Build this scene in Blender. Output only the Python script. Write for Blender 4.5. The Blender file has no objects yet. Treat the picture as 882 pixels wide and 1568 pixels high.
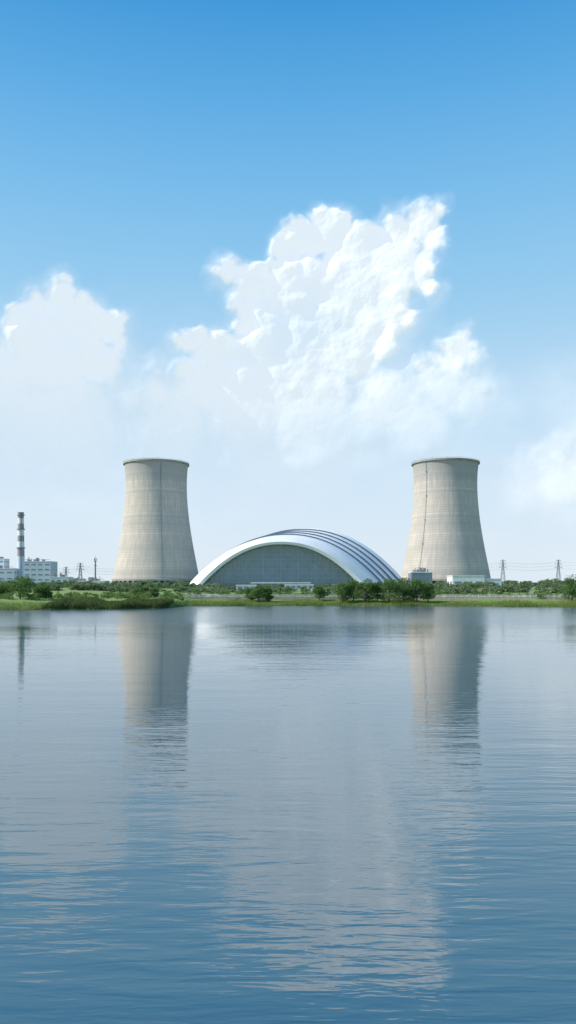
import bpy, math, random
import numpy as np
from mathutils import Vector
random.seed(7); rng=np.random.default_rng(7)
F=1212.0; HC=8.0
def X(px,d): return (px-441)/F*d
def Z(py,d): return HC+(900-py)/F*d
S=bpy.context.scene
S.view_settings.view_transform='Standard'; S.view_settings.look='None'; S.view_settings.exposure=0
COL=S.collection

# ------------------------------------------------------------ node helpers
class NT:
    def __init__(s,t): s.t=t; s.n=t.nodes; s.l=t.links
    def put(s,sock,v):
        if isinstance(v,bpy.types.NodeSocket): s.l.new(v,sock)
        elif v is not None: sock.default_value=v
    def m(s,op,a,b=None,c=None,clamp=False):
        n=s.n.new('ShaderNodeMath'); n.operation=op; n.use_clamp=clamp
        for i,v in enumerate((a,b,c)):
            if v is not None: s.put(n.inputs[i],v)
        return n.outputs[0]
    def v(s,op,a,b=None,c=None,scale=None):
        n=s.n.new('ShaderNodeVectorMath'); n.operation=op
        for i,x in enumerate((a,b,c)):
            if x is not None: s.put(n.inputs[i],x)
        if scale is not None: s.put(n.inputs['Scale'],scale)
        return n.outputs['Value'] if op in('DISTANCE','LENGTH','DOT_PRODUCT') else n.outputs[0]
    def noise(s,vec,scale,detail=3,rough=0.55,dim='3D',color=False,dist=0):
        n=s.n.new('ShaderNodeTexNoise'); n.noise_dimensions=dim
        s.put(n.inputs['Vector'],vec); n.inputs['Scale'].default_value=scale
        n.inputs['Detail'].default_value=detail; n.inputs['Roughness'].default_value=rough
        n.inputs['Distortion'].default_value=dist
        return n.outputs['Color'] if color else n.outputs[0]
    def ss(s,v,a,b,o0=0.0,o1=1.0):
        n=s.n.new('ShaderNodeMapRange'); n.interpolation_type='SMOOTHSTEP'
        s.put(n.inputs[0],v); s.put(n.inputs[1],a); s.put(n.inputs[2],b); s.put(n.inputs[3],o0); s.put(n.inputs[4],o1)
        return n.outputs[0]
    def mix(s,f,a,b,mode='MIX'):
        n=s.n.new('ShaderNodeMix'); n.data_type='RGBA'; n.blend_type=mode
        s.put(n.inputs[0],f)
        def c(v): return (*v,1) if isinstance(v,tuple) and len(v)==3 else v
        s.put(n.inputs[6],c(a)); s.put(n.inputs[7],c(b))
        return n.outputs[2]
    def comb(s,x,y,z):
        n=s.n.new('ShaderNodeCombineXYZ')
        for i,v in enumerate((x,y,z)): s.put(n.inputs[i],v)
        return n.outputs[0]
    def sep(s,v):
        n=s.n.new('ShaderNodeSeparateXYZ'); s.put(n.inputs[0],v); return n.outputs
    def ramp(s,f,stops):
        n=s.n.new('ShaderNodeValToRGB'); s.put(n.inputs[0],f)
        r=n.color_ramp
        while len(r.elements)<len(stops): r.elements.new(0.5)
        for e,(p,c) in zip(r.elements,stops): e.position=p; e.color=(*c,1)
        return n.outputs[0]

def newmat(name):
    m=bpy.data.materials.new(name); m.use_nodes=True
    nt=NT(m.node_tree); b=m.node_tree.nodes['Principled BSDF']
    return m,nt,b
def pos(nt):
    return nt.n.new('ShaderNodeNewGeometry').outputs['Position']
def simple(name,c1,c2=None,scale=0.5,rough=0.7,metal=0,bump=0):
    m,nt,b=newmat(name)
    if c2 is None: c2=tuple(x*0.75 for x in c1)
    p=pos(nt); f=nt.noise(p,scale,3,0.6); f=nt.ss(f,0.3,0.7)
    nt.put(b.inputs['Base Color'],nt.mix(f,c1,c2))
    b.inputs['Roughness'].default_value=rough; b.inputs['Metallic'].default_value=metal
    return m

# ------------------------------------------------------------ world
SUN_EL=math.radians(40); SUN_AZ=math.radians(-98)   # azimuth measured from +Y towards +X
w=bpy.data.worlds.new("World"); S.world=w; w.use_nodes=True
nt=NT(w.node_tree); bg=w.node_tree.nodes['Background']
sky=nt.n.new('ShaderNodeTexSky'); sky.sky_type='NISHITA'; sky.sun_disc=False
sky.sun_elevation=SUN_EL; sky.sun_rotation=SUN_AZ; sky.air_density=1.0; sky.dust_density=1.5; sky.ozone_density=2.0
g=nt.n.new('ShaderNodeTexCoord').outputs['Generated']
dx,dy,dz=nt.sep(g)
hyp=nt.m('SQRT',nt.m('ADD',nt.m('MULTIPLY',dx,dx),nt.m('MULTIPLY',dy,dy)))
el=nt.m('DIVIDE',dz,nt.m('MAXIMUM',hyp,0.02))
t=nt.m('DIVIDE',el,1.6,clamp=True)
def tp(py): return (900-py)/F/1.6
grad=nt.ramp(t,[(0.0,(0.80,0.91,1.0)),(tp(760),(0.71,0.86,1.0)),(tp(600),(0.51,0.76,0.97)),(tp(450),(0.33,0.65,0.93)),
   (tp(300),(0.21,0.55,0.90)),(tp(150),(0.115,0.44,0.84)),(tp(0),(0.05,0.34,0.75)),(1.0,(0.03,0.18,0.5))])
grad=nt.v('SCALE',grad,scale=10.0)
skyc=nt.mix(0.88,sky.outputs[0],grad)
veil=nt.m('MULTIPLY',nt.ss(nt.noise(nt.v('MULTIPLY',g,(4,4,9)),1.0,4,0.6),0.40,0.75),nt.ss(el,0.50,0.06,0.0,0.30))
skyc=nt.mix(veil,skyc,(8.6,9.4,10.2))
nt.put(bg.inputs[0],skyc); bg.inputs[1].default_value=0.1
try: w.cycles.sampling_method='MANUAL'; w.cycles.sample_map_resolution=256
except Exception: pass

sd=bpy.data.lights.new('sun','SUN'); sd.energy=5.0; sd.angle=math.radians(0.5); sd.color=(1,0.93,0.83)
so=bpy.data.objects.new('sun',sd); COL.objects.link(so)
sv=Vector((math.sin(SUN_AZ)*math.cos(SUN_EL),math.cos(SUN_AZ)*math.cos(SUN_EL),math.sin(SUN_EL)))
so.rotation_euler=(-sv).to_track_quat('-Z','Y').to_euler(); so.location=sv*500

# ------------------------------------------------------------ clouds: real relief geometry 7 km away
def smooth(x,a,b): t_=np.clip((x-a)/(b-a),0,1); return t_*t_*(3-2*t_)
def build_clouds():
    r_=np.random.default_rng(21); ST=1.5
    ax=np.arange(-760,1640,ST); ey=np.arange(250,905,ST)     # azimuth / elevation grid (1212 units per radian)
    nx,ny=len(ax),len(ey)
    blobs=[(645,345,34),(610,356,34),(662,368,25),(505,354,36),(465,368,34),(440,385,28),(556,378,48),(600,405,56),(545,440,66),(352,415,22),(390,430,34),(380,462,28),
     (635,415,38),(455,450,62),(500,490,64),(425,500,54),(350,555,48),(296,522,26),(320,600,60),(238,608,44),(450,570,88),(530,520,70),(380,620,84),(200,615,32),(270,650,64),(470,640,84),
     (580,490,48),(95,458,30),(62,482,36),(40,510,44),(120,495,42),(168,505,28),(185,530,20),(80,550,74),(10,575,60),(150,560,46),(25,640,74),(100,640,74),
     (700,535,28),(722,550,24),(690,560,34),(655,580,36),(570,590,34),(600,620,54),(680,600,48),(560,640,54),(640,650,58),(710,610,34),
     (855,704,28),(828,712,24),(798,722,22),(885,715,32),(860,745,50),(800,760,36),(930,740,50),
     (-120,560,90),(-230,600,120),(-330,480,80),(-420,600,120),(-600,640,130),(1010,560,70),(1090,620,100),(1200,540,90),(1290,620,110),(1450,650,120)]
    thin=[(600,480,70,.35),(520,640,140,.6),(330,670,130,.6),(660,660,120,.5),(60,660,150,.6),(450,700,130,.4),(180,700,120,.4),(720,610,60,.3),(820,790,90,.35),(-100,650,160,.6),(1000,650,160,.6)]
    Hf=np.full((ny,nx),-60.0); Sf=np.full((ny,nx),-60.0)
    pu=[]
    def conv(bx,by):
        a=math.atan((bx-441)/F); return (441+a*F, 900-(900-by)*math.cos(a))
    for bx,by,br in blobs:
        bx,by=conv(bx,by); pu.append((bx,by,0.0,br*.93))
        n1=int(12+br*0.25)
        for i in range(n1):
            d=r_.normal(size=3); d[2]=abs(d[2]); d/=np.linalg.norm(d)
            if d[1]>0.3 and r_.random()<.5: d[1]*=-1
            q=r_.uniform(.60,.88); r1=br*r_.uniform(.26,.46)
            c1=(bx+d[0]*br*q,by+d[1]*br*q,d[2]*br*q*.7); pu.append((*c1,r1))
            for j in range(9):
                e=r_.normal(size=3); e[2]=abs(e[2]); e/=np.linalg.norm(e); q2=r_.uniform(.6,.95); r2=r1*r_.uniform(.28,.48)
                c2=(c1[0]+e[0]*r1*q2,c1[1]+e[1]*r1*q2,c1[2]+e[2]*r1*q2*.8); pu.append((*c2,r2))
                if r2>4.5:
                    for k in range(5):
                        g_=r_.normal(size=3); g_[2]=abs(g_[2]); g_/=np.linalg.norm(g_)
                        pu.append((c2[0]+g_[0]*r2*.9,c2[1]+g_[1]*r2*.9,c2[2]+g_[2]*r2*.7,r2*r_.uniform(.35,.5)))
    def vnoise(cell,seed):
        q=np.random.default_rng(seed); gx=int((ax[-1]-ax[0])/cell)+4; gy=int((ey[-1]-ey[0])/cell)+4
        G=q.uniform(-1,1,(gy,gx)); u=(ax-ax[0])/cell+1; v=(ey-ey[0])/cell+1
        iu=u.astype(int); fu=u-iu; fu=fu*fu*(3-2*fu); iv=v.astype(int); fv=v-iv; fv=fv*fv*(3-2*fv)
        a=G[np.ix_(iv,iu)]; b=G[np.ix_(iv,iu+1)]; c=G[np.ix_(iv+1,iu)]; d=G[np.ix_(iv+1,iu+1)]
        return (a*(1-fu)+b*fu)*(1-fv)[:,None]+(c*(1-fu)+d*fu)*fv[:,None]
    def fbm(cell,o,seed,g_=.5):
        s=0; a=1
        for i in range(o): s=s+a*vnoise(max(cell/2**i,1.6),seed+i); a*=g_
        return s
    AX,EY=np.meshgrid(ax,ey)
    WX=AX+fbm(36,4,100)*5; WY=EY+fbm(36,4,200)*5
    for (cx,cy,cz,r) in pu:
        m_=r+16
        i0=int(max(0,(cx-m_-12-ax[0])/ST)); i1=int(min(nx,(cx+m_+12-ax[0])/ST)); j0=int(max(0,(cy-m_-12-ey[0])/ST)); j1=int(min(ny,(cy+m_+12-ey[0])/ST))
        if i1<=i0 or j1<=j0: continue
        d2=(WX[j0:j1,i0:i1]-cx)**2+(WY[j0:j1,i0:i1]-cy)**2
        h=np.where(d2<r*r,cz+np.sqrt(np.maximum(r*r-d2,0)),-60); Hf[j0:j1,i0:i1]=np.maximum(Hf[j0:j1,i0:i1],h)
        s=r-np.sqrt(d2); Sf[j0:j1,i0:i1]=np.maximum(Sf[j0:j1,i0:i1],s)
    Hf=np.maximum(Hf,np.maximum(np.minimum(Sf,0),-25))
    def blur(A,n):
        for _ in range(n):
            A=(np.roll(A,1,0)+2*A+np.roll(A,-1,0))/4; A=(np.roll(A,1,1)+2*A+np.roll(A,-1,1))/4
        return A
    low=smooth(EY,490,650)
    B1=blur(Hf,7); Bm=blur(B1,24); Bl=blur(Bm,80); B2=blur(Bl,220)
    mask=0.12+0.75*smooth(fbm(55,3,1000),-0.25,0.85)
    edge=1-smooth(blur(Sf,6),6,30)
    fine=(B1-Bm)*(0.5*np.maximum(mask,edge*.8)); mid=(Bm-Bl)*0.60; big=(Bl-B2)*0.55
    Hs=(fine+mid)*(1-0.75*low)+big*(1-.4*low)
    Hs=Hs+fbm(16,4,300,.6)*0.8*(1-.6*low)
    Sb=blur(Sf,1)+fbm(12,4,400,.7)*2.0
    soft=7+9*smooth(fbm(70,3,1100),0,.8)+26*low
    al=smooth(Sb,-3,soft)
    al=np.maximum(al,0.36*smooth(blur(Sf,24)+fbm(50,5,500,.6)*11,-16,14))
    al=al*(1-0.22*smooth(fbm(120,4,1200),-.1,.9)*smooth(blur(Sf,10),8,34)*smooth(EY,380,520)*smooth(AX,180,330))
    T=np.zeros_like(al); nz=fbm(110,6,900,.55)
    for (bx,by,br,a_) in thin:
        bx,by=conv(bx,by); d=np.sqrt((AX-bx)**2+((EY-by)*1.15)**2)/br
        T=1-(1-T)*(1-a_*(1-smooth(d+nz*.22,0.25,1.25)))
    al=1-(1-al)*(1-T*.75)
    fade=1-smooth(EY+fbm(120,5,700)*24,590,780)*0.97
    far=smooth(AX,745,790)*(1-smooth(AX,960,1000))
    fade2=(1-smooth(EY+fbm(80,4,800)*14,710,840))*0.97
    fade=fade*(1-far)+fade2*far
    al=blur(al*fade,1)
    al[0,:]=0; al[-1,:]=0
    R=7000.0; ang=(AX-441)/F; elv=(900-EY)/F; rr=R-Hs*R/F
    Vx=rr*np.sin(ang); Vy=rr*np.cos(ang); Vz=HC+elv*R
    keep=al>0.004
    q=keep[:-1,:-1]|keep[1:,:-1]|keep[:-1,1:]|keep[1:,1:]
    I=np.arange(nx*ny).reshape(ny,nx)
    FQ=np.stack([I[1:,:-1],I[1:,1:],I[:-1,1:],I[:-1,:-1]],-1)[q]
    used=np.unique(FQ); mp=np.full(nx*ny,-1); mp[used]=np.arange(len(used)); FQ=mp[FQ]
    co=np.stack([Vx,Vy,Vz],-1).reshape(-1,3)[used]; A_=al.reshape(-1)[used]
    me=bpy.data.meshes.new('cloud'); n=len(FQ)
    me.vertices.add(len(co)); me.vertices.foreach_set('co',co.reshape(-1).astype(np.float32))
    me.loops.add(n*4); me.loops.foreach_set('vertex_index',FQ.reshape(-1).astype(np.int32))
    me.polygons.add(n); me.polygons.foreach_set('loop_start',np.arange(0,n*4,4,dtype=np.int32)); me.polygons.foreach_set('loop_total',np.full(n,4,dtype=np.int32))
    me.polygons.foreach_set('use_smooth',np.ones(n,dtype=bool)); me.update(calc_edges=True)
    at=me.attributes.new('vapour_cover','FLOAT','POINT'); at.data.foreach_set('value',A_.astype(np.float32))
    m,n_,b=newmat('cloud_vapour_glow'); n_.n.remove(b)
    df=n_.n.new('ShaderNodeBsdfDiffuse'); df.inputs[0].default_value=(0.38,0.39,0.41,1)
    em=n_.n.new('ShaderNodeEmission'); em.inputs[0].default_value=(0.87,0.94,1.02,1); em.inputs[1].default_value=0.69  # constant glow standing in for light scattered inside the cloud, lifts shaded sides
    ad=n_.n.new('ShaderNodeAddShader'); n_.l.new(df.outputs[0],ad.inputs[0]); n_.l.new(em.outputs[0],ad.inputs[1])
    tr=n_.n.new('ShaderNodeBsdfTransparent'); mx=n_.n.new('ShaderNodeMixShader')
    an=n_.n.new('ShaderNodeAttribute'); an.attribute_name='vapour_cover'
    n_.l.new(an.outputs['Fac'],mx.inputs[0]); n_.l.new(tr.outputs[0],mx.inputs[1]); n_.l.new(ad.outputs[0],mx.inputs[2])
    n_.l.new(mx.outputs[0],n_.n['Material Output'].inputs[0])
    try: m.cycles.emission_sampling='NONE'
    except Exception: pass
    me.materials.append(m); COL.objects.link(bpy.data.objects.new('cloud',me))
build_clouds()

# ------------------------------------------------------------ mesh helpers
def empty(name,loc):
    e=bpy.data.objects.new(name,None); COL.objects.link(e); e.location=loc; e.empty_display_size=1; return e
class MB:
    def __init__(s): s.v=[]; s.f=[]; s.mi=[]
    def add(s,vs,fs,mi=0):
        o=len(s.v); s.v+= [tuple(a) for a in vs]; s.f+=[tuple(i+o for i in f) for f in fs]; s.mi+=[mi]*len(fs)
    def box(s,x0,x1,y0,y1,z0,z1,mi=0):
        v=[(x0,y0,z0),(x1,y0,z0),(x1,y1,z0),(x0,y1,z0),(x0,y0,z1),(x1,y0,z1),(x1,y1,z1),(x0,y1,z1)]
        s.add(v,[(0,3,2,1),(4,5,6,7),(0,1,5,4),(1,2,6,5),(2,3,7,6),(3,0,4,7)],mi)
    def beam(s,a,b,r0,r1=None,n=4,mi=0):
        a=Vector(a); b=Vector(b); r1=r0 if r1 is None else r1
        d=(b-a).normalized(); u=d.orthogonal().normalized(); w_=d.cross(u)
        vs=[]
        for c,r in((a,r0),(b,r1)):
            for i in range(n):
                t_=2*math.pi*(i+.5)/n; vs.append(c+u*math.cos(t_)*r+w_*math.sin(t_)*r)
        fs=[(i,(i+1)%n,n+(i+1)%n,n+i) for i in range(n)]+[tuple(range(n))[::-1],tuple(range(n,2*n))]
        s.add(vs,fs,mi)
    def lathe(s,c,prof,n=64,mi=0,cap=False):
        vs=[]
        for r,z in prof:
            for i in range(n):
                t_=2*math.pi*i/n; vs.append((c[0]+r*math.cos(t_),c[1]+r*math.sin(t_),c[2]+z))
        fs=[]
        for k in range(len(prof)-1):
            for i in range(n):
                fs.append((k*n+i,k*n+(i+1)%n,(k+1)*n+(i+1)%n,(k+1)*n+i))
        if cap: fs.append(tuple((len(prof)-1)*n+i for i in range(n)))
        s.add(vs,fs,mi)
    def obj(s,name,mats,parent=None,smooth=False):
        me=bpy.data.meshes.new(name); o0=Vector(parent.location) if parent else Vector((0,0,0))
        me.from_pydata([tuple(Vector(v)-o0) for v in s.v],[],s.f)
        for m in mats: me.materials.append(m)
        me.polygons.foreach_set('material_index',s.mi)
        if smooth: me.polygons.foreach_set('use_smooth',[True]*len(s.f))
        me.update()
        ob=bpy.data.objects.new(name,me); COL.objects.link(ob)
        if parent: ob.parent=parent
        return ob
def quadobj(name,q,mat,parent=None):
    n=len(q); me=bpy.data.meshes.new(name)
    q=q-np.array(parent.location) if parent else q
    me.vertices.add(n*4); me.vertices.foreach_set('co',q.reshape(-1).astype(np.float32))
    me.loops.add(n*4); me.loops.foreach_set('vertex_index',np.arange(n*4,dtype=np.int32))
    me.polygons.add(n); me.polygons.foreach_set('loop_start',np.arange(0,n*4,4,dtype=np.int32))
    me.polygons.foreach_set('loop_total',np.full(n,4,dtype=np.int32))
    me.materials.append(mat); me.update(calc_edges=True); me.validate()
    ob=bpy.data.objects.new(name,me); COL.objects.link(ob)
    if parent: ob.parent=parent
    return ob

# ------------------------------------------------------------ terrain
def shore(x):
    x=np.asarray(x,float)
    base=np.interp(x,[-3000,-400,-115,-90,-62,-50,-44,0,60,120,400,3000],[200,240,266,288,297,303,346,350,345,326,300,280])
    return base+1.6*np.sin(x*0.11)+1.0*np.sin(x*0.31+1)+0.5*np.sin(x*0.9)
def hgt(x,y):
    s=np.asarray(y,float)-shore(x)
    z=np.interp(s,[-40,-10,0,2.5,12,22,40,120,300,6000],[-3,-2.2,-0.05,0.7,1.6,2.3,2.9,4.2,8.2,8.6])
    z=z+np.where(s>4,0.25*np.sin(np.asarray(x)*0.07+np.asarray(y)*0.05)+0.12*np.sin(np.asarray(x)*0.23-np.asarray(y)*0.19),0)
    return z
xs=np.concatenate([np.linspace(-6000,-420,20)[:-1],np.arange(-420,420,2.5),np.linspace(420,6000,20)])
ys=np.concatenate([[-3000,-1000,0,120],np.arange(180,420,1.5),np.arange(420,900,12),np.linspace(920,9000,20)])
GX,GY=np.meshgrid(xs,ys); GZ=hgt(GX,GY)
V=np.stack([GX,GY,GZ],-1).reshape(-1,3); nx=len(xs); ny=len(ys)
I=np.arange(nx*ny).reshape(ny,nx)
FQ=np.stack([I[:-1,:-1],I[:-1,1:],I[1:,1:],I[1:,:-1]],-1).reshape(-1,4)
me=bpy.data.meshes.new('ground'); me.from_pydata(V.tolist(),[],FQ.tolist()); me.polygons.foreach_set('use_smooth',[True]*len(FQ))
m,n_,b=newmat('grass_ground'); p=pos(n_)
a1=n_.ss(n_.noise(p,0.06,5,0.6),0.4,0.62); a2=n_.ss(n_.noise(p,0.8,4,0.7),0.3,0.7)
c=n_.mix(a2,(0.12,0.22,0.04),(0.19,0.29,0.06)); c=n_.mix(n_.m('MULTIPLY',a1,0.5),c,(0.26,0.24,0.12))
zz=n_.sep(p)[2]; c=n_.mix(n_.ss(zz,0.6,0.1),c,(0.12,0.10,0.06))
n_.put(b.inputs['Base Color'],c); b.inputs['Roughness'].default_value=0.95
me.materials.append(m); COL.objects.link(bpy.data.objects.new('ground',me))

# water
mw=MB(); mw.add([(-6000,-3000,0),(6000,-3000,0),(6000,420,0),(-6000,420,0)],[(0,1,2,3)])
m,n_,b=newmat('lake_water'); p=pos(n_)
px_,py_,pz_=n_.sep(p)
w1=n_.noise(n_.v('MULTIPLY',p,(0.42,1.9,1)),1.0,3,0.5,dist=0.3)
w2=n_.noise(n_.v('MULTIPLY',p,(0.07,0.30,1)),1.0,2,0.5)
patch=n_.ss(n_.noise(n_.v('MULTIPLY',p,(0.012,0.05,1)),1.0,4,0.6),0.3,0.7,0.5,1.35)
near=n_.ss(py_,70,16,0.70,1.45)
hh=n_.m('ADD',n_.m('MULTIPLY',w1,0.021),n_.m('MULTIPLY',w2,0.045))
hh=n_.m('MULTIPLY',n_.m('MULTIPLY',hh,patch),near)
bp=n_.n.new('ShaderNodeBump'); bp.inputs['Strength'].default_value=1.0; bp.inputs['Distance'].default_value=1.0
n_.put(bp.inputs['Height'],hh); n_.put(b.inputs['Normal'],bp.outputs[0])
edge=n_.m('ADD',py_,n_.m('MULTIPLY',n_.noise(n_.v('MULTIPLY',p,(0.012,0.03,1)),1.0,4,0.6),60))
ruf=n_.ss(edge,170,215)
n_.put(b.inputs['Roughness'],n_.m('ADD',0.015,n_.m('MULTIPLY',ruf,0.15)))
b.inputs['Base Color'].default_value=(0.030,0.076,0.100,1); b.inputs['IOR'].default_value=2.5
mw.obj('water',[m])

# ------------------------------------------------------------ materials
def tower_mat():
    m,n_,b=newmat('tower_concrete'); tc=n_.n.new('ShaderNodeTexCoord').outputs['Object']
    x,y,z=n_.sep(tc); ang=n_.m('ARCTAN2',y,x)
    cyl=n_.comb(n_.m('MULTIPLY',ang,14.0),z,0.0)
    lift=n_.m('FRACT',n_.m('DIVIDE',z,2.6)); line=n_.ss(lift,0.0,0.22,1.0,0.0)
    band=n_.noise(n_.comb(n_.m('FLOOR',n_.m('DIVIDE',z,2.6)),0.0,0.0),3.7,1,0.5)
    st=n_.noise(n_.v('MULTIPLY',cyl,(1.1,0.05,1)),1.0,4,0.65)
    big=n_.noise(n_.v('MULTIPLY',cyl,(0.12,0.05,1)),1.0,3,0.6)
    c=n_.mix(n_.ss(st,0.35,0.65),(0.68,0.605,0.53),(0.53,0.48,0.43))
    c=n_.mix(n_.ss(big,0.4,0.65,0,0.45),c,(0.46,0.44,0.42))
    c=n_.mix(n_.ss(band,0.35,0.65,0,0.6),c,(0.45,0.415,0.375))
    c=n_.mix(n_.m('MULTIPLY',line,0.5),c,(0.28,0.27,0.26))
    vl=n_.ss(n_.m('FRACT',n_.m('MULTIPLY',ang,36/math.pi/2*2)),0.0,0.08,1.0,0.0)
    c=n_.mix(n_.m('MULTIPLY',vl,0.22),c,(0.30,0.29,0.28))
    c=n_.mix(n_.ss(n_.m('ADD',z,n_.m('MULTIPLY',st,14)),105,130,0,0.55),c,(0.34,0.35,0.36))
    n_.put(b.inputs['Base Color'],c); b.inputs['Roughness'].default_value=0.9
    b.inputs['Specular IOR Level'].default_value=0.15
    return m
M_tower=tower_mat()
M_dark=simple('dark_steel',(0.10,0.11,0.12),rough=0.6)
M_conc=simple('concrete',(0.38,0.37,0.35),(0.28,0.27,0.26),0.3,0.9)
M_white=simple('white_panel',(0.88,0.89,0.90),(0.82,0.84,0.86),0.08,0.35)
M_paint=simple('white_paint',(0.78,0.79,0.80),(0.66,0.68,0.70),0.3,0.6)
M_haze=simple('haze_tinted_cladding',(0.46,0.55,0.63),(0.54,0.61,0.68),0.05,0.7)  # distant haze put into the base colour, paler and bluer
M_roof=simple('roof_grey',(0.26,0.30,0.34),rough=0.7)
M_steel=simple('galvanised_steel',(0.24,0.28,0.32),rough=0.6)
M_win=simple('window_glass',(0.12,0.19,0.24),(0.18,0.26,0.32),0.1,0.15)
M_bark=simple('bark',(0.09,0.07,0.05),rough=0.9)
M_groove=simple('roof_groove',(0.16,0.21,0.27),rough=0.6)

# ------------------------------------------------------------ cooling towers
def cooling_tower(pxc,top,ztop_py,k,lad):
    D=850; cx=X(pxc,D); zb=8.0; e=empty('cooling_tower',(cx,D,zb)); u=D/F
    ztop=Z(ztop_py,D)-zb; zc=8.0
    tab=np.array([(0,49.3),(0.02,48.6),(0.12,47.2),(0.24,47.0),(0.40,49.0),(0.55,52.3),(0.72,57.3),(0.86,62.2),(1.0,67.0)])
    N=70; prof=[]
    co=np.polyfit(tab[:,0],tab[:,1],5)
    for i in range(N+1):
        f=1-i/N; r=np.polyval(co,f)*u*k; prof.append((r,zc+(ztop-zc)*(1-f)))
    c=(cx,D,zb)
    mb=MB(); inner=[(r-0.9,z) for r,z in prof[::-1]]
    mb.lathe(c,prof+inner+[prof[0]],128); sh=mb.obj('shell',[M_tower],e,True)
    rt=prof[-1][0]
    mb=MB(); mb.lathe(c,[(rt+0.05,ztop-2.2),(rt+1.1,ztop-1.9),(rt+1.1,ztop-0.2),(rt+0.2,ztop+0.1),(rt-1.0,ztop+0.1),(rt-1.0,ztop-1)],96); mb.obj('rim_walkway',[M_conc],e)
    mb=MB()
    for i in range(96):
        t_=2*math.pi*i/96; x=cx+(rt+0.9)*math.cos(t_); y=D+(rt+0.9)*math.sin(t_)
        mb.beam((x,y,zb+ztop-0.2),(x,y,zb+ztop+1.0),0.06)
    mb.lathe(c,[(rt+0.85,ztop+0.95),(rt+0.95,ztop+0.95),(rt+0.95,ztop+1.05),(rt+0.85,ztop+1.05)],96)
    mb.obj('rim_railing',[M_steel],e)
    rb=prof[0][0]
    mb=MB(); mb.lathe(c,[(rb+0.05,zc-1.0),(rb+0.7,zc-0.9),(rb+0.7,zc+0.9),(rb+0.02,zc+1.3)],96); mb.obj('lintel_ring',[M_conc],e)
    mb=MB(); n=44
    for i in range(n):
        for s_ in(-1,1):
            t0=2*math.pi*i/n; t1=t0+s_*math.pi/n
            mb.beam((cx+(rb+3.2)*math.cos(t0),D+(rb+3.2)*math.sin(t0),zb-0.5),(cx+rb*math.cos(t1),D+rb*math.sin(t1),zb+zc-0.6),0.5,n=6)
    mb.obj('support_columns',[M_conc],e)
    mb=MB(); mb.lathe(c,[(rb+6,-1),(rb+6,1.3),(rb+5.4,1.3),(rb+5.4,-1)],96); mb.obj('basin_wall',[M_conc],e)
    mb=MB(); mb.lathe(c,[(rb-4,-0.5),(rb-4,zc-0.8)],64); mb.obj('fill_louvres',[M_dark],e)
    mb=MB(); th=math.asin(lad)-math.pi/2
    for j in range(len(prof)-1):
        (r0,z0),(r1,z1)=prof[j],prof[j+1]
        for dt in(-0.010,0.010):
            a=th+dt
            mb.beam((cx+(r0+.3)*math.cos(a),D+(r0+.3)*math.sin(a),zb+z0),(cx+(r1+.3)*math.cos(a),D+(r1+.3)*math.sin(a),zb+z1),0.08)
        mb.beam((cx+(r0+.3)*math.cos(th-.012),D+(r0+.3)*math.sin(th-.012),zb+z0),(cx+(r0+.3)*math.cos(th+.012),D+(r0+.3)*math.sin(th+.012),zb+z0),0.07)
        if j%14==7:
            a=th; x=cx+(r0+.7)*math.cos(a); y=D+(r0+.7)*math.sin(a); mb.box(x-.7,x+.7,y-.5,y+.5,zb+z0,zb+z0+0.3)
    mb.obj('access_ladder',[M_steel],e)
    mb=MB()
    for i in range(8):
        t_=2*math.pi*i/8+.2; x=cx+rt*math.cos(t_); y=D+rt*math.sin(t_); mb.beam((x,y,zb+ztop),(x,y,zb+ztop+2.4),0.12,0.04)
    mb.obj('lightning_rods',[M_dark],e)
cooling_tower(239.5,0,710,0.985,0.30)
cooling_tower(682,0,709,1.015,-0.72)

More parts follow.
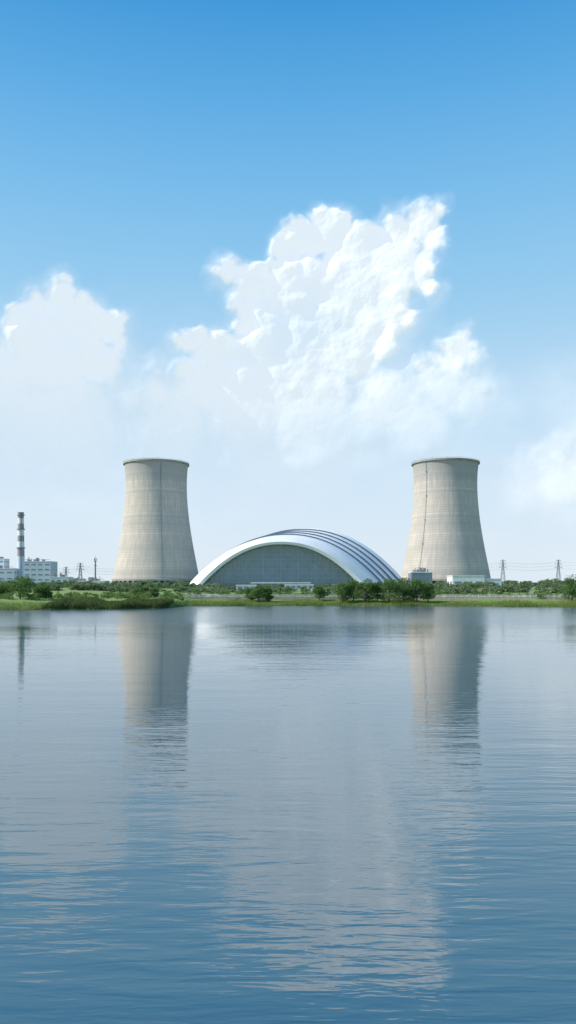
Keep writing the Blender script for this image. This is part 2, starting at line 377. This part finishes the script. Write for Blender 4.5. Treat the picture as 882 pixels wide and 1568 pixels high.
# ------------------------------------------------------------ arched hall
def hall():
    D0=700; zb=8.2; e=empty('arched_exhibition_hall',(X(432,D0),D0,zb)); n=72
    NB=5
    def arch(cpx,hw,ht,d,dw=0,dh=0,y=None,p=2.15):
        cx=X(cpx,d); W=hw/F*d+dw; Hh=(Z(897-ht,d)-zb)+dh
        out=[]
        for i in range(n+1):
            t_=-1+2*i/n; t_=math.sin(t_*math.pi/2)
            out.append((cx+W*t_,d if y is None else y,zb+Hh*(1-abs(t_)**p)-0.3))
        return out
    def par(i):
        f=i/NB; return (432+40*f,148+8*f,76+12.5*f,D0+16*i)
    strip=MB(); groove=MB()
    def loft(mb,a,b_):
        mb.add(a+b_,[(i,i+1,n+2+i,n+1+i) for i in range(n)])
    for i in range(NB):
        c0=par(i); c1=par(i+1)
        rise=0 if i==0 else 1
        a=arch(*c0,dw=2.4*rise,dh=1.1*rise); b_=arch(*c1)
        loft(strip,a,b_)
        if rise: loft(groove,arch(*c0),a)
    strip.obj('roof_shells',[M_white],e,True); groove.obj('shell_joints',[M_groove],e)
    back=arch(*par(NB)); mb=MB(); mb.add(back,[tuple(range(n+1))]); mb.obj('rear_wall',[M_roof],e)
    out=arch(432,148,76,D0); inn=arch(430,124,64,D0,y=D0-4.5); inb=arch(430,124,64,D0,y=D0+9)
    mb=MB(); mid=[((a[0]*.3+b_[0]*.7),D0-5.0,(a[2]*.3+b_[2]*.7)) for a,b_ in zip(out,inn)]
    loft(mb,out,mid); loft(mb,mid,inn); mb.obj('front_rim',[M_white],e)
    mb=MB(); loft(mb,inn,inb); mb.obj('rim_soffit',[M_paint],e,True)
    cx=X(430,D0); W=124/F*D0; Hh=Z(897-64,D0)-zb
    g=[(p_[0],D0+8.9,p_[2]) for p_ in inb]; mb=MB(); mb.add(g,[tuple(range(n+1))])
    m,n_,b=newmat('curtain_wall_glass'); p=pos(n_); x,y,z=n_.sep(p)
    cell=n_.n.new('ShaderNodeTexWhiteNoise'); n_.put(cell.inputs[0],n_.comb(n_.m('FLOOR',n_.m('DIVIDE',n_.m('SUBTRACT',x,cx),3.9)),n_.m('FLOOR',n_.m('DIVIDE',n_.m('SUBTRACT',z,zb),4.2)),0.0))
    c=n_.mix(cell.outputs[0],(0.06,0.19,0.26),(0.10,0.25,0.32))
    c=n_.mix(n_.ss(n_.noise(p,0.03,3),0.35,0.65,0,0.5),c,(0.14,0.30,0.37))
    n_.put(b.inputs['Base Color'],c); b.inputs['Roughness'].default_value=0.10; b.inputs['IOR'].default_value=1.8
    mb.obj('curtain_wall',[m],e)
    mb=MB()
    k=-30
    while k<=30:
        x=cx+k*3.9; t_=(x-cx)/W
        if abs(t_)<0.985:
            r=0.30 if k%4==0 else 0.14
            mb.box(x-r,x+r,D0+8.2,D0+8.8,zb-0.5,zb+Hh*(1-abs(t_)**2.15)-0.35)
        k+=1
    mb.obj('mullions',[simple('mullion_metal',(0.42,0.54,0.60),rough=0.4)],e)
    mb=MB(); z=4.2
    while z<Hh-1:
        hw=W*(1-(z+0.5)/Hh)**(1/2.15); mb.box(cx-hw,cx+hw,D0+8.0,D0+8.15,zb+z-0.17,zb+z+0.17); z+=4.2
    mb.obj('transoms',[bpy.data.materials['mullion_metal']],e)
    mb=MB(); mb.box(cx-W-12,cx+W+14,D0-9,D0-6,zb-3,zb+0.9); mb.box(cx-26,cx+26,D0-14,D0-9.2,zb+3.6,zb+4.6)
    for x in range(-24,25,8): mb.beam((cx+x,D0-12,zb-2),(cx+x,D0-12,zb+3.6),0.3,n=8)
    mb.obj('entrance_canopy',[M_paint],e)
hall()

# ------------------------------------------------------------ generic buildings
def building(name,px0,px1,pyt,D,depth,mat,rows,bay,zb=None,roof='plant',winh=0.45):
    x0=X(px0,D); x1=X(px1,D); zt=Z(pyt,D); zb=float(hgt((x0+x1)/2,D))-1 if zb is None else zb
    e=empty(name,((x0+x1)/2,D,zb))
    mb=MB(); mb.box(x0,x1,D,D+depth,zb,zt); mb.obj('walls',[mat],e)
    mb=MB(); mb.box(x0-.3,x1+.3,D-.3,D+depth+.3,zt+.003,zt+0.7); mb.obj('parapet',[M_paint],e)
    mb=MB(); fh=(zt-zb-1.5)/rows
    nb=max(1,int((x1-x0)/bay)); bw=(x1-x0)/nb
    for r in range(rows):
        for i in range(nb):
            a=x0+i*bw; z0=zb+1.5+r*fh+fh*0.3
            mb.box(a+bw*.18,a+bw*.82,D-0.12,D-0.004,z0,z0+fh*winh)
    nd=max(1,int(depth/bay))
    for r in range(rows):
        for i in range(nd):
            a=D+i*depth/nd; z0=zb+1.5+r*fh+fh*0.3; q=depth/nd
            mb.box(x1+.004,x1+.12,a+q*.2,a+q*.8,z0,z0+fh*winh)
            mb.box(x0-.12,x0-.004,a+q*.2,a+q*.8,z0,z0+fh*winh)
    mb.obj('windows',[M_win],e)
    if roof=='plant':
        mb=MB(); w_=x1-x0
        rr=random.Random(int(px0*7+px1))
        for i in range(5):
            a=x0+w_*rr.uniform(.05,.8); hh_=rr.uniform(1.5,4); mb.box(a,a+w_*rr.uniform(.05,.14),D+2+i,D+6+i,zt+.71,zt+.7+hh_)
        for i in range(7):
            a=x0+w_*rr.uniform(.03,.97); mb.beam((a,D+3,zt+.6),(a,D+3,zt+rr.uniform(2.5,6)),0.3,n=8)
        mb.beam((x0+1,D+2,zt+2.6),(x1-1,D+2,zt+2.6),0.22)
        mb.obj('rooftop_plant',[M_roof],e)
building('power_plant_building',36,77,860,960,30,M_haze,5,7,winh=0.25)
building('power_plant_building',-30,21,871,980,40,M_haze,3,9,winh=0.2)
building('power_plant_building',-12,6,856,1010,20,M_paint,6,6,winh=0.25)
building('industrial_shed',76,104,884,930,22,M_haze,1,6)
building('industrial_shed',104,160,890,900,22,M_paint,1,6)
building('pump_house',693,742,882,720,26,M_paint,1,9,roof='none',winh=0.2)
building('pump_house',742,768,887,730,20,M_paint,1,8,roof='none',winh=0.2)
building('office_building',630,662,877,740,20,M_roof,3,3,winh=0.7)
building('gatehouse',436,480,896,560,8,M_paint,1,4,roof='none',winh=0.5)
building('kiosk',362,392,897,520,6,M_paint,1,4,roof='none',winh=0.5)

# chimney
def chimney():
    D=1000; cx=X(32,D); zb=8; e=empty('striped_chimney',(cx,D,zb)); zt=Z(786,D)-zb
    def rad(z): return 5.2-1.7*z/zt
    red=simple('band_red_grey',(0.33,0.30,0.33),(0.29,0.28,0.31),0.2,0.8)
    cuts=[0,0.42,0.53,0.62,0.70,0.78,0.86,0.93,1.0]; mats=[M_haze,red,M_paint,red,M_paint,red,M_paint,red]
    for i in range(8):
        z0=zt*cuts[i]; z1=zt*cuts[i+1]; mb=MB(); mb.lathe((cx,D,zb),[(rad(z0),z0),(rad(z1),z1)],32); mb.obj('band_%d'%i,[mats[i]],e,True)
    mb=MB(); 
    for f in(0.53,0.78,0.97): mb.lathe((cx,D,zb),[(rad(zt*f),zt*f),(rad(zt*f)+1.2,zt*f),(rad(zt*f)+1.2,zt*f+1.1),(rad(zt*f),zt*f+1.1)],32)
    mb.lathe((cx,D,zb),[(rad(zt),zt),(rad(zt)+.4,zt),(rad(zt)+.4,zt+1.2),(rad(zt)-.6,zt+1.2),(rad(zt)-.6,zt-2)],32)
    mb.obj('platforms',[M_steel],e)
    mb=MB(); mb.beam((cx+1.8,D-5.3,zb),(cx+1.8,D-3.6,zb+zt),0.25); mb.obj('ladder',[M_dark],e)
chimney()

# pylons
def pylon(px,pyt,D,wide=3.6,arms=True,name='transmission_pylon'):
    cx=X(px,D); zb=float(hgt(cx,D)); zt=Z(pyt,D); H_=zt-zb; e=empty(name,(cx,D,zb)); mb=MB(); r=0.24
    lev=[0,.22,.42,.58,.72,.84,.93,1.0]
    def hw(f): return wide*(1-f)**1.15+0.45
    for a,b_ in zip(lev[:-1],lev[1:]):
        ca=[(cx+sx*hw(a),D+sy*hw(a),zb+H_*a) for sx,sy in((-1,-1),(1,-1),(1,1),(-1,1))]
        cb=[(cx+sx*hw(b_),D+sy*hw(b_),zb+H_*b_) for sx,sy in((-1,-1),(1,-1),(1,1),(-1,1))]
        for i in range(4):
            j=(i+1)%4; mb.beam(ca[i],cb[i],r); mb.beam(ca[i],cb[j],r*.6); mb.beam(ca[j],cb[i],r*.6); mb.beam(cb[i],cb[j],r*.6)
    mb.obj('lattice',[M_steel],e)
    mb=MB(); out=[]
    for f,L in((.72,5.5),(.84,4.6),(.95,3.6)):
        for s_ in(-1,1):
            z=zb+H_*f; tip=(cx+s_*L,D,z+.4); mb.beam((cx,D-.6,z),tip,.2); mb.beam((cx,D,z+1.8),tip,.16); mb.beam(tip,(tip[0],D,z-1.4),.16); out.append((tip[0],D,z-1.4))
    mb.obj('crossarms',[M_steel],e)
    return out
A=pylon(770,857,1150); B=pylon(855,857,1150); C_=pylon(940,850,1100); A0=pylon(700,862,1300)
L1=pylon(123,862,1050,3); L2=pylon(101,868,1200,3); L3=pylon(187,867,1150,3); L0=pylon(-40,860,1100,3)
def lines(name,a,b_):
    mb=MB()
    for p0,p1 in zip(a,b_):
        p0=Vector(p0);p1=Vector(p1); prev=p0
        for i in range(1,13):
            f=i/12; q=p0.lerp(p1,f); q.z-=4*3.0*f*(1-f); mb.beam(prev,q,0.07,n=3); prev=q
    mb.obj(name,[M_steel])
lines('power_line',A,B); lines('power_line',B,C_); lines('power_line',A0,A); lines('power_line',L2,L1); lines('power_line',L1,L3); lines('power_line',L0,L2)
def mast(px,pyt,D):
    cx=X(px,D); zb=float(hgt(cx,D)); zt=Z(pyt,D); e=empty('communication_mast',(cx,D,zb)); mb=MB()
    mb.beam((cx,D,zb),(cx,D,zt-6),1.1,.8,8); mb.beam((cx,D,zt-6),(cx,D,zt),.35,.15,6); mb.obj('pole',[M_steel],e)
    mb=MB()
    for z in(zt-7,zt-12): mb.lathe((cx,D,z),[(1,0),(2,0),(2,.5),(1,.5)],16)
    for a in range(3): 
        t_=a*2.1; mb.box(cx+1.6*math.cos(t_)-.3,cx+1.6*math.cos(t_)+.3,D+1.6*math.sin(t_)-.3,D+1.6*math.sin(t_)+.3,zt-6,zt-3)
    mb.obj('antennas',[M_steel],e)
mast(146,851,950)

# ------------------------------------------------------------ vegetation
def leafmat(name,c1,c2,sc,c3=None):
    m,n_,b=newmat(name); geo=n_.n.new('ShaderNodeNewGeometry'); p=geo.outputs['Position']
    f=n_.ss(n_.noise(p,sc,2,0.6),0.35,0.65); c=n_.mix(f,c1,c2)
    r=geo.outputs['Random Per Island']; c=n_.mix(n_.m('MULTIPLY',r,0.5),c,c3 or tuple(x*1.9 for x in c2))
    n_.put(b.inputs['Base Color'],c); b.inputs['Roughness'].default_value=0.8
    b.inputs['Specular IOR Level'].default_value=0.2
    tr=n_.n.new('ShaderNodeBsdfTranslucent'); n_.put(tr.inputs[0],c); mx=n_.n.new('ShaderNodeMixShader'); mx.inputs[0].default_value=0.35
    n_.l.new(b.outputs[0],mx.inputs[1]); n_.l.new(tr.outputs[0],mx.inputs[2]); n_.l.new(mx.outputs[0],n_.n['Material Output'].inputs[0])
    return m
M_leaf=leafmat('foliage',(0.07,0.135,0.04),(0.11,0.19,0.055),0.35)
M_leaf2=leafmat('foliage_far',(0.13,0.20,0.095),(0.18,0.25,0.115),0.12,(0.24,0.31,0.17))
M_bush=leafmat('foliage_bush',(0.10,0.165,0.05),(0.15,0.22,0.07),0.2)
M_reed=leafmat('reeds',(0.075,0.125,0.035),(0.115,0.165,0.05),0.15,(0.19,0.21,0.08))
M_grass=leafmat('bank_grass',(0.14,0.24,0.045),(0.20,0.29,0.06),0.12,(0.30,0.33,0.13))
def quads(c,size,flat=0.0):
    n=len(c); a=rng.normal(size=(n,3)); a/=np.linalg.norm(a,axis=1)[:,None]
    b_=rng.normal(size=(n,3)); b_-=a*(a*b_).sum(1)[:,None]; b_/=np.linalg.norm(b_,axis=1)[:,None]
    s=(size*rng.uniform(.6,1.3,size=n))[:,None]; a=a*s; b_=b_*s*0.7
    return np.stack([c-a*.5-b_*.2,c+a*.1-b_*.55,c+a*.55+b_*.1,c-a*.05+b_*.5],1)
def crown_pts(cx,cy,zb,w_,h,n,nl=9):
    L=[]
    for i in range(nl):
        f=rng.uniform(0.12,0.85); rr=math.sin(math.pi*min(1,f*0.85+0.22))*0.5
        t_=rng.uniform(0,2*math.pi); q=rng.uniform(.35,.75)*rr*w_
        L.append((cx+q*math.cos(t_),cy+q*math.sin(t_),zb+h*f,rng.uniform(.17,.27)*w_,rng.uniform(.12,.2)*h))
    L.append((cx,cy,zb+h*.55,w_*.3,h*.33)); L=np.array(L)
    k=rng.integers(0,len(L),n); d=rng.normal(size=(n,3)); d/=np.linalg.norm(d,axis=1)[:,None]
    rad=rng.uniform(.55,1.12,size=n)[:,None]
    P_=L[k,:3]+d*rad*np.stack([L[k,3],L[k,3],L[k,4]],1)
    return P_,L
def tree(px,pyt,d,wpx,name='broadleaf_tree',n=2600):
    cx=X(px,d); zb=float(hgt(cx,d)); h=Z(pyt,d)-zb; w_=wpx/F*d
    e=empty(name,(cx,d,zb)); P_,L=crown_pts(cx,d,zb+h*.08,w_,h*.92,n,12)
    P_[:,2]=np.maximum(P_[:,2],zb+h*.04)
    quadobj('crown',quads(P_,0.55),M_leaf,e)
    mb=MB(); r=h*.03; mb.beam((cx,d,zb-.3),(cx+.1,d,zb+h*.35),r,r*.7,8); mb.beam((cx+.1,d,zb+h*.35),(cx,d,zb+h*.75),r*.7,r*.2,8)
    for l in L[:8]: mb.beam((cx+.05,d,zb+h*rng.uniform(.2,.4)),tuple(l[:3]),r*.45,r*.12,5)
    mb.obj('trunk_and_limbs',[M_bark],e)
tree(31,878,322,46); tree(8,893,330,30); tree(66,893,335,30)
tree(876,878,346,42); tree(905,884,350,46)
for a in [(524,891,354,34),(541,887,357,38),(560,886,353,40),(578,888,356,36),(596,885,352,44),(618,882,356,46),(638,886,354,40),(655,891,358,34),
          (395,895,362,32),(411,899,364,22),(384,899,366,24),(489,896,366,28),(216,897,372,28),(236,900,368,20)]: tree(*a,n=2600)
def mass(name,mat,specs,leaf):
    Q_=[]
    for (cx,d,w_,h,n) in specs:
        P_,_=crown_pts(cx,d,float(hgt(cx,d))-h*.1,w_,h*1.05,n,6); P_[:,2]=np.maximum(P_[:,2],float(hgt(cx,d)))
        Q_.append(quads(P_,leaf))
    return quadobj(name,np.concatenate(Q_),mat)
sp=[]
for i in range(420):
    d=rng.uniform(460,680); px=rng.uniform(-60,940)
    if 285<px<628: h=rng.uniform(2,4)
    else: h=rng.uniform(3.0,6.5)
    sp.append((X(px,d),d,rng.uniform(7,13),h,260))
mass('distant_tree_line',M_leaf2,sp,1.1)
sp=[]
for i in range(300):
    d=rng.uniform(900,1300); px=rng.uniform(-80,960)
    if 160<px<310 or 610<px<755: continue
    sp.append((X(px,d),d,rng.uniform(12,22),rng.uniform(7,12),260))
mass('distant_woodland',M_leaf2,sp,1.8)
sp=[]
for i in range(380):
    px=rng.uniform(-30,910); d=float(shore(X(px,360)))+rng.uniform(30,80)+(22 if px<245 else 0)
    sp.append((X(px,d),d,rng.uniform(2.5,6.5),rng.uniform(1.2,3.4),170))
mass('hedge_shrubs',M_bush,sp,0.5)
def blades(name,mat,x,y,h,wd,lean=0.25):
    n=len(x); z=hgt(x,y)-0.05; hh_=h*rng.uniform(.55,1.25,n); t_=rng.uniform(0,math.pi,n); w_=wd*rng.uniform(.6,1.4,n)
    ax=np.cos(t_)*w_*.5; ay=np.sin(t_)*w_*.5; lx=rng.normal(0,lean,n)*hh_; ly=rng.normal(0,lean,n)*hh_
    b0=np.stack([x-ax,y-ay,z],1); b1=np.stack([x+ax,y+ay,z],1)
    t1=np.stack([x+lx+ax*.3,y+ly+ay*.3,z+hh_],1); t0=np.stack([x+lx-ax*.3,y+ly-ay*.3,z+hh_],1)
    return quadobj(name,np.stack([b0,b1,t1,t0],1),mat)
n=26000; x=rng.uniform(-90,-48,n); s_=rng.uniform(0.2,16,n); y=shore(x)+s_; 
h=2.1*(0.65+0.5*np.sin(x*.35)*np.sin(x*.13+1))+0.5; h=np.clip(h,1.2,2.6)*np.interp(x,[-90,-84,-54,-48],[.5,1,1,.55])
blades('reed_bed',M_reed,x,y,h,0.22,0.12)
n=60000; x=rng.uniform(-165,165,n); y=shore(x)+rng.uniform(-0.3,24,n)*rng.uniform(0.1,1,n)
hp=0.45+0.55*np.clip(np.sin(x*.21)*np.sin(x*.057+2)+.2,0,1)
blades('bank_grass',M_grass,x,y,hp,0.2,0.3)

# promenade, wall, railing, lamps
def PY(x): return float(np.interp(x,[-300,-70,-40,60,120,300],[372,374,376,372,358,350]))
def PZ(x): return 3.0
def strip_obj(name,mat,s0,s1,z0,z1,xa,xb):
    mb=MB(); xx=np.arange(xa,xb+.1,2.5); vs=[]
    for x in xx:
        for (s,z) in((s0,z0),(s0,z1),(s1,z1),(s1,z0)):
            vs.append((x,PY(x)+s,PZ(x)+z))
    fs=[]
    for i in range(len(xx)-1):
        for k in range(4):
            j=(k+1)%4; fs.append((i*4+k,i*4+j,(i+1)*4+j,(i+1)*4+k))
    mb.add(vs,fs); return mb.obj(name,[mat])
M_beige=simple('beige_stone',(0.42,0.37,0.30),(0.32,0.28,0.23),0.6,0.9)
strip_obj('retaining_wall',M_beige,-.3,.3,-2.0,0.55,-62,170)
strip_obj('promenade',M_conc,.35,5,-1.0,0.35,-62,170)
mb=MB(); x=-62
while x<170:
    y=PY(x); mb.box(x-.1,x+.1,y-.1,y+.1,PZ(x)+.55,PZ(x)+1.75)
    y2=PY(x+2.5)
    for z in(1.65,1.2,.85): mb.beam((x,y,PZ(x)+z),(x+2.5,y2,PZ(x)+z),0.07)
    x+=2.5
mb.obj('promenade_railing',[M_paint])
for px in(262,322,455,508,690,742,800,850):
    d=376; x=X(px,d); y=PY(x)+3; z=3.3; e=empty('street_lamp',(x,y,z)); mb=MB()
    mb.beam((x,y,z),(x,y,z+6),.11,.07,8); mb.beam((x,y,z+6),(x+1.1,y,z+6.3),.06,.05,6); mb.obj('post',[M_steel],e)
    mb=MB(); mb.box(x+.7,x+1.5,y-.15,y+.15,z+6.2,z+6.38); mb.obj('lamp_head',[M_paint],e)

# ------------------------------------------------------------ camera
cd=bpy.data.cameras.new('camera'); co_=bpy.data.objects.new('camera',cd); COL.objects.link(co_)
co_.location=(0,0,HC); co_.rotation_euler=(math.radians(90),0,0)
cd.sensor_fit='VERTICAL'; cd.sensor_height=36; cd.lens=F/1568*36; cd.shift_y=(900-784)/1568
cd.clip_start=0.5; cd.clip_end=20000
S.camera=co_
